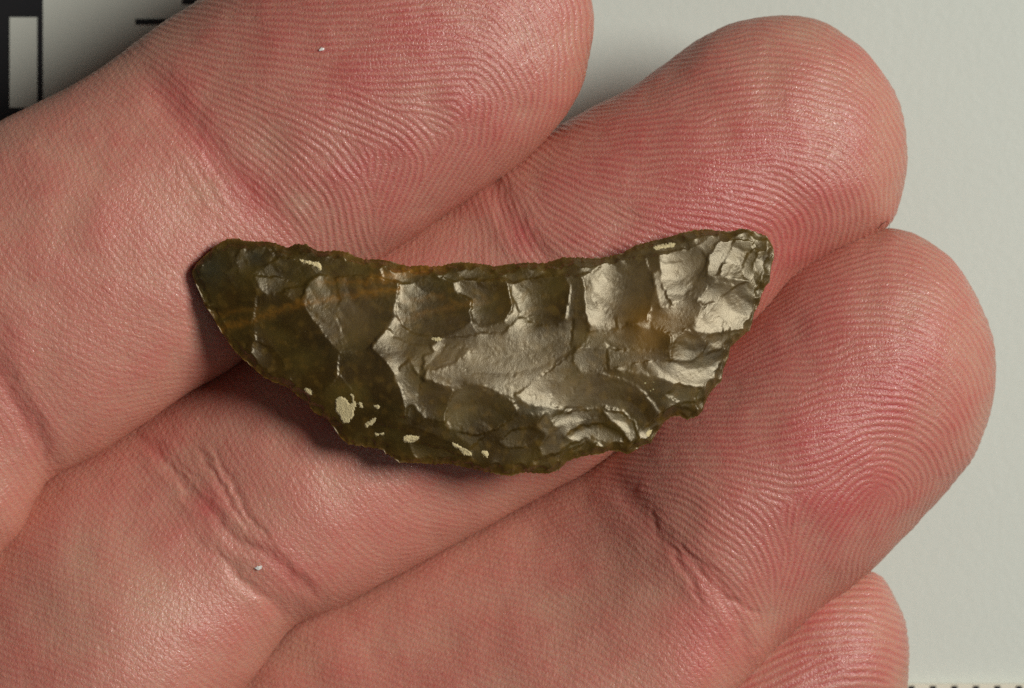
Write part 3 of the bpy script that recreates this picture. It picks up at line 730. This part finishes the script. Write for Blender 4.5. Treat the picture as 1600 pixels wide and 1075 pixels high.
RIMF = lambda x: np.interp(x, [300, 600, 1210], [8, 28, 2])
def build_flint():
    ot = np.array(OUT, float); ob = np.array(OUTB, float)
    # raster for the relief
    c = 1.6
    x0, y0 = 292, 348
    nx, ny = int((1218 - x0) / c), int((752 - y0) / c)
    gx = x0 + c * np.arange(nx)[None, :] + np.zeros((ny, 1)); gy = y0 + c * np.arange(ny)[:, None] + np.zeros((1, nx))
    def xmono(o):
        x = np.maximum.accumulate(o[:, 0] + np.arange(len(o)) * 1e-4); return x, o[:, 1]
    tx, ty = xmono(ot); bx, by = xmono(ob)
    Yt = lambda x: np.interp(x, tx, ty); Yb = lambda x: np.interp(x, bx, by)
    T = (gy - Yt(gx)) / np.maximum(Yb(gx) - Yt(gx), 1); ins = (T > 0) & (T < 1) & (gx > 300) & (gx < 1210)
    wn = band_noise((ny, nx), 12, 41); wn2 = band_noise((ny, nx), 12, 42); wf = band_noise((ny, nx), 4, 43); wf2 = band_noise((ny, nx), 4, 44)
    qx = gx + 0.7 * wn + 0.45 * wf; qy = gy + 0.7 * wn2 + 0.45 * wf2
    lab = np.full((ny, nx), -1); G = np.zeros((ny, nx, 2)); 
    kx, ky = math.cos(KEY_AZ), -math.sin(KEY_AZ)          # towards the lamp, y down
    sheen = np.zeros((ny, nx)); rip = np.zeros((ny, nx))
    r = np.random.default_rng(5)
    G[..., 0] = 0.05 * kx; G[..., 1] = 0.05 * ky
    for i, (poly, B, bowl, rc) in enumerate(SCARS):
        P = np.array(poly, float); m = inside(qx, qy, P)
        cen = P.mean(0); R = np.sqrt(np.mean(((P - cen) ** 2).sum(1)))
        B = B + 0.09 * min(1, max(0, (B - 0.22) / 0.15))
        t = -0.43 + 1.02 * B
        side = r.uniform(-0.12, 0.12)
        # height falls towards the lamp when turned to it
        g0 = np.array([-kx * t - ky * side, -ky * t + kx * side])
        rad = np.stack([(gx - cen[0]) / R, (gy - cen[1]) / R], -1)
        G[m] = (g0 + bowl * rad * 1.1)[m]
        lab[m] = i; sheen[m] = B
        ra_ = 1.0
        if rc is None and R > 14:
            up = (cen[1] - Yt(cen[0])) < (Yb(cen[0]) - cen[1])
            rc = (cen[0] + r.uniform(-.5, .5) * R, cen[1] + (-1 if up else 1) * R * r.uniform(1.2, 1.9)); ra_ = 0.55
        if rc is not None:
            q = np.hypot(gx - rc[0], gy - rc[1]) + 0.9 * wn
            rr = (0.62 + 0.36 * np.tanh(blur(wn2, 6) * 3)) * np.abs(np.sin(q / (5.4 + 0.010 * q) + 0.5 * np.sin(q / 17.0))) * 1.3 + 0.9 * np.sin(q / 11.0)
            rip[m] = ra_ * rr[m]
    # small retouch scars along both rims
    rim_pts = []
    for o_, sg in ((ot, 1), (ob, -1)):
        pl = catmull(o_, 6); dd = np.concatenate([[0], np.cumsum(np.hypot(*np.diff(pl, axis=0).T))])
        s_ = 6.0
        while s_ < dd[-1] - 6:
            x = np.interp(s_, dd, pl[:, 0]); y = np.interp(s_, dd, pl[:, 1])
            rim_pts.append((x, y, sg)); s_ += r.uniform(8, 22)
    base_lab = 200
    cxm, cym = 755, 550
    for x, y, sg in rim_pts:
        rad = r.uniform(5.5, 11.5)
        inw = np.array([0.15 * np.sign(755 - x) * (1 if abs(x - 755) > 330 else 0.2), sg * 1.0]); inw /= np.linalg.norm(inw)
        cx_, cy_ = x + inw[0] * rad * 0.25, y + inw[1] * rad * 0.25
        q = np.hypot((qx - cx_), (qy - cy_) / r.uniform(0.8, 1.4))
        m = (q < rad) & ins
        d_ = np.stack([(gx - cx_), (gy - cy_)], -1) / rad
        steep = r.uniform(0.0, 0.95)
        G[m] = (inw * steep + 0.45 * d_ + r.uniform(-.38, .38, 2))[m]
        lab[m] = base_lab; base_lab += 1
        rip[m] = 0
    # weighted least squares: slopes as wanted inside a scar, free to break at scar borders
    lens = np.clip(4 * T * (1 - T), 0, 1) ** 0.55 * np.clip((gx - 300) / 90, 0, 1) ** 0.6 * np.clip((1210 - gx) / 70, 0, 1) ** 0.6
    RIM = RIMF(gx)
    zb = RIM + 66 * lens
    zb = np.where(ins, zb, RIM)
    wx_ = np.where(lab[:, 1:] == lab[:, :-1], 1.0, 0.12); wy_ = np.where(lab[1:] == lab[:-1], 1.0, 0.12)
    gxe = 0.5 * (G[:, 1:, 0] + G[:, :-1, 0]) * c; gye = 0.5 * (G[1:, :, 1] + G[:-1, :, 1]) * c
    lam = np.where(ins, 0.00012, 1.0)
    insx = (ins[:, 1:] | ins[:, :-1]); insy = (ins[1:] | ins[:-1])
    wx_ = wx_ * insx; wy_ = wy_ * insy
    edgex = ins[:, 1:] != ins[:, :-1]; edgey = ins[1:] != ins[:-1]
    wx_ = np.where(edgex, 0.25, wx_); wy_ = np.where(edgey, 0.25, wy_)
    gxe = np.where(edgex, 0, gxe); gye = np.where(edgey, 0, gye)
    def A(z):
        o = lam * z
        dx = (z[:, 1:] - z[:, :-1]) * wx_; dy = (z[1:] - z[:-1]) * wy_
        o[:, 1:] += dx; o[:, :-1] -= dx; o[1:] += dy; o[:-1] -= dy
        return o
    b = lam * zb
    dx = gxe * wx_; dy = gye * wy_
    b[:, 1:] += dx; b[:, :-1] -= dx; b[1:] += dy; b[:-1] -= dy
    z = zb.copy(); rs = b - A(z)
    diag = lam.copy(); diag[:, 1:] += wx_; diag[:, :-1] += wx_; diag[1:] += wy_; diag[:-1] += wy_
    pz = rs / diag; p = pz.copy(); rz = (rs * pz).sum()
    for it in range(700):
        Ap = A(p); al = rz / (p * Ap).sum(); z += al * p; rs -= al * Ap
        pz = rs / diag; rn = (rs * pz).sum(); p = pz + rn / rz * p; rz = rn
        if rn < 1e-3: break
    z = blur(z, 0.45)
    fine = band_noise((ny, nx), 5, 51); fine2 = band_noise((ny, nx), 2.6, 52); roughm = np.clip(band_noise((ny, nx), 30, 53), -1, 1.5)
    z = z + 0.72 * rip + 0.012 * fine + 0.015 * fine2 + 0.08 * np.clip(roughm, 0, 1) * fine
    # tint
    olive = np.array([0.050, 0.026, 0.003]); brown = np.array([0.15, 0.075, 0.010]); green = np.array([0.078, 0.051, 0.008]); dark = np.array([0.035, 0.033, 0.018]); grey = np.array([0.165, 0.112, 0.050]); rust = np.array([0.24, 0.105, 0.010])
    col = np.ones((ny, nx, 3)) * olive
    def mixin(w, cc):
        nonlocal col
        w = np.clip(w, 0, 1)[..., None]; col = col * (1 - w) + cc * w
    nb = band_noise((ny, nx), 60, 61); nm_ = band_noise((ny, nx), 18, 62)
    mixin(0.35 + 0.3 * nb, green); mixin(np.clip(nm_ - 0.6, 0, 1) * 0.5, brown)
    mixin(np.clip(np.exp(-((gy - 415 - 0.0 * gx) / 32) ** 2) * 0.5 + 0.2 * nm_, 0, .7), green * 1.1)
    gre = lambda x, y, rx, ry=None: np.exp(-((gx - x) / rx) ** 2 - ((gy - y) / (ry or rx)) ** 2)
    mixin(0.9 * gre(760, 565, 120, 55) + 0.8 * gre(1080, 430, 70, 60) + 0.8 * gre(1120, 500, 50, 40) + 0.7 * gre(965, 455, 60, 60) + 0.7 * gre(1050, 590, 80, 20) + .4 * gre(560, 500, 60) + .4 * gre(900, 610, 60, 25), grey)  # grey sheen of the bright scars, painted into the tint
    mixin(.95 * gre(1040, 500, 60, 30) + .6 * gre(1010, 530, 40), brown)
    mixin(.8 * gre(330, 420, 30) + .7 * gre(400, 400, 14) + .5 * gre(840, 640, 40, 10), dark)
    for pts, wd, st in (([(335,516),(400,498),(470,474),(540,462),(625,452)],6,.5),([(340,490),(400,482)],5,.3),([(600,430),(640,424),(690,415)],9,.7),([(500,440),(560,440),(620,432)],7,.4),([(620,500),(700,480),(760,470)],6,.25),([(630,470),(690,462)],5,.3)):
        q, _ = dist_poly(gx, gy + 2 * nm_, pts); mixin(st * np.exp(-(q / wd) ** 2) * (1 + .3 * fine), rust)
    # light through the thin edges, painted in as a warm rim tint
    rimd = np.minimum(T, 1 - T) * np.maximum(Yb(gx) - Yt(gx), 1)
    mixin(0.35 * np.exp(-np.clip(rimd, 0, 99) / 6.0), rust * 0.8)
    # vertices
    xs = np.concatenate([[300.3], np.arange(301, 1209.6, 1.5), [1209.8]])
    nj = 250
    tt = np.linspace(0, 1, nj); tt = 0.5 - 0.5 * np.cos(np.pi * tt) * (0.6 + 0.4 * np.abs(np.cos(np.pi * tt)))
    def serr(seed):
        q = np.random.default_rng(seed); o = np.zeros(len(xs)); p0 = 0.0
        while p0 < len(xs):
            w_ = q.uniform(3, 9); hh = q.uniform(0.3, 2.0); ii = np.arange(len(xs))
            m_ = (ii >= p0) & (ii < p0 + w_); o[m_] += hh * (4 * ((ii[m_] - p0) / w_ - 0.5) ** 2 - 0.45); p0 += w_
        return o + 0.4 * band_noise((4, len(xs)), 4, seed)[0]
    ft = -serr(71) / 0.55; fb = serr(72) / 0.55
    yt = Yt(xs) + 0.55 * ft; yb = np.maximum(Yb(xs) + 0.55 * fb, yt + 0.6)
    X = xs[:, None] + 0 * tt[None, :]; Yv = yt[:, None] + (yb - yt)[:, None] * tt[None, :]
    fi = (Yv - y0) / c; fj = (X - x0) / c
    Zt = bil(z, fi, fj)
    tv = tt[None, :] + 0 * X
    e = np.clip(np.minimum(tv, 1 - tv) * (yb - yt)[:, None] / 5.0, 0, 1) ** 0.7
    RIM = RIMF(X)
    Zt = RIM + (Zt - RIM) * e + 0 * Zt
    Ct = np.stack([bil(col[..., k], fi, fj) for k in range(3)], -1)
    ln = np.clip(4 * tv * (1 - tv), 0, 1) ** 0.7 * np.clip((X - 300) / 90, 0, 1) ** .6 * np.clip((1210 - X) / 70, 0, 1) ** .6
    lowb = band_noise(X.shape, 30, 81) * 3 * ln
    Zb = RIM - np.interp(X, [300, 620], [26, 62]) * ln + lowb
    jj = np.arange(0, nj, 5); jj = np.unique(np.append(jj, nj - 1)); inner = jj[1:-1]
    k = lambda Z: (DZ - Z) / DZ
    def tow(X, Y, Z): return np.stack([(X - 800) * k(Z), (537.5 - Y) * k(Z), Z], -1) * S
    top = tow(X, Yv, Zt).reshape(-1, 3); n_u = len(xs)
    bot = tow(X[:, inner], Yv[:, inner], Zb[:, inner]).reshape(-1, 3)
    f = [grid_faces(n_u, nj)[:, ::-1]]
    # bottom faces, stitched to the rim of the top sheet
    ni = len(inner); ob_ = len(top)
    def bi(i, j):   # j in 0..len(jj)-1
        if j == 0: return i * nj
        if j == len(jj) - 1: return i * nj + nj - 1
        return ob_ + i * ni + (j - 1)
    tri = []; qd = []
    for i in range(n_u - 1):
        for j in range(len(jj) - 1): qd.append((bi(i, j), bi(i, j + 1), bi(i + 1, j + 1), bi(i + 1, j)))
    # ends
    f.append(np.array(qd))
    endt = []
    for i, flip in ((0, 0), (n_u - 1, 1)):
        loop = [i * nj + j for j in range(nj)] + [bi(i, j) for j in range(len(jj) - 2, 0, -1)]
        cc = ob_ + len(bot) + flip
        for a_, b_ in zip(loop, loop[1:] + loop[:1]): endt.append((cc, b_, a_) if flip else (cc, a_, b_))
    allv = np.vstack([top, bot, top[:nj].mean(0)[None], top[-nj:].mean(0)[None]])
    f.append(np.array(endt))
    o = mesh_np('flint_blade', allv, f, m_flint)
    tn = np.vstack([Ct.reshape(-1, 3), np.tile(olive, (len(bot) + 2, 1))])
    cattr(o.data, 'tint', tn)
    return o, (z, x0, y0, c)
flint, RELIEF = build_flint()
tag(flint, 'crescent shaped olive brown knapped flint blade lying across the fingers', 'flint blade')

# pale mineral crusts that sit in the hollows of the flint
m_crust = plain_mat('pale_crust', (0.74, 0.62, 0.34), 0.9, 3500, 0.5, 0.4)
def crust(poly, lift, seed):
    P = np.array(poly, float); z, x0, y0, c = RELIEF
    st = 0.8
    xs = np.arange(P[:, 0].min() - 3, P[:, 0].max() + 3, st); ys = np.arange(P[:, 1].min() - 3, P[:, 1].max() + 3, st)
    gx, gy = np.meshgrid(xs, ys)
    n = band_noise(gx.shape, 5, seed); n2 = band_noise(gx.shape, 5, seed + 1); n3 = band_noise(gx.shape, 2.5, seed + 2)
    m = inside(gx + 1.1 * n, gy + 1.1 * n2, P)
    zz = bil(z, (gy - y0) / c, (gx - x0) / c)
    mb = np.clip(blur(m.astype(float), 1.3) * 2 - 0.9, -0.6, 1)
    zz = zz + lift * mb + 0.45 * n3
    k = (DZ - zz) / DZ
    co = np.stack([(gx - 800) * k, (537.5 - gy) * k, zz], -1).reshape(-1, 3) * S
    ff = grid_faces(gx.shape[0], gx.shape[1]); keep = m.ravel()[ff].any(1)
    ff = ff[keep][:, ::-1]
    us = np.unique(ff); rm = -np.ones(len(co), int); rm[us] = np.arange(len(us))
    # the grid rows run down, so flip to face up
    top = co[us]; low = top - np.array([0, 0, 3.0 * S])
    o = mesh_np('mineral_crust', top, rm[ff][:, ::-1], m_crust, flint)
    return o
CR = [([(524,625),(530,619),(540,622),(545,632),(552,628),(548,618),(546,612),(552,618),(557,632),(553,640),(553,648),(545,660),(536,661),(530,650),(524,640)],1.8),
 ([(559,629),(565,628),(567,638),(562,636)],1.5),([(584,634),(590,632),(595,636),(590,640)],1.4),([(568,664),(578,658),(587,651),(588,656),(583,663),(572,668)],1.6),
 ([(585,677),(592,678),(600,676),(601,679),(590,681),(586,680)],1.2),([(629,684),(635,680),(645,681),(656,682),(653,688),(640,692),(630,690)],1.7),
 ([(706,692),(714,694),(728,702),(738,708),(737,712),(727,712),(718,703),(708,697)],1.2),([(752,704),(758,703),(764,708),(762,716),(755,711)],1.1),
 ([(474,608),(481,606),(488,612),(486,618),(480,616)],1.0),([(465,403),(476,407),(490,409),(499,410),(503,418),(502,425),(496,418),(486,413),(470,408)],1.2),
 ([(1020,386),(1032,382),(1048,380),(1056,381),(1052,386),(1036,388),(1024,391)],1.2),
 ([(674,527),(684,527),(692,529),(687,533),(677,533)],1.3),([(1008,678),(1015,671),(1020,674),(1012,683)],0.8)]
for i, (pl, lf) in enumerate(CR): crust(pl, lf, 300 + 7 * i)

# ------------------------------------------------------------------ specks and fibres
def speck(px, py, r, lbl, cat, colr, seed):
    z = surf_z(px, py)
    bm = bmesh.new(); bmesh.ops.create_icosphere(bm, subdivisions=2, radius=1)
    rr = np.random.default_rng(seed)
    for v in bm.verts:
        v.co *= 1 + rr.uniform(-.4, .35); q = v.co.x + 0.5 * v.co.y; v.co.x *= r * S * 1.25; v.co.y = (v.co.y * 0.62 + 0.3 * q) * r * S; v.co.z *= r * S * 0.35
    me = bpy.data.meshes.new(cat.replace(' ', '_')); bm.to_mesh(me); bm.free()
    me.materials.append(colr)
    o = bpy.data.objects.new(cat.replace(' ', '_'), me); SC.collection.objects.link(o)
    o.location = W(px, py, z + r * 0.35)
    tag(o, lbl, cat)
m_lint = plain_mat('white_grain', (0.85, 0.83, 0.78), 0.3, 3000, 0.3, 0.05)
speck(404, 887, 4.2, 'larger white grain stuck to the middle finger below its joint crease', 'grain', m_lint, 1)
speck(502, 77, 3.2, 'smaller white grain stuck to the index fingertip near the top edge', 'grain', m_lint, 2)

m_hair = plain_mat('dark_fibre', (0.05, 0.03, 0.02), 0.5, 900, 0.0, 0.1)
def fibre(pts, rad, lbl, cat, name='fibre'):
    pl = catmull(pts, 8); co = []; fc = []
    zz = []
    for x, y, dz in pl: zz.append(dz)
    n = 6
    for i, (x, y, z) in enumerate(pl):
        for k in range(n):
            a = 2 * math.pi * k / n; tp = rad * (1 - 0.6 * i / len(pl))
            co.append(W(x + tp * math.cos(a), y + tp * 0.7 * math.cos(a), z + tp * math.sin(a)))
    f = grid_faces(len(pl), n, True)
    o = mesh_np(name, np.array(co), f, m_hair)
    tag(o, lbl, cat)
zr = surf_z(1375, 368)
fibre([(1372,358,zr+2),(1378,350,zr+8),(1386,346,zr+12),(1390,352,zr+8),(1387,360,zr+2)], 0.55, 'tiny curled dark fibre where the middle and ring fingertips meet', 'fibre')
zh = surf_z(995, 330)
fibre([(986,322,zh+1.5),(992,328,zh+3),(998,334,zh+3),(1004,342,zh+1)], 0.6, 'short dark fibre on the middle fingertip above the blade', 'fibre')
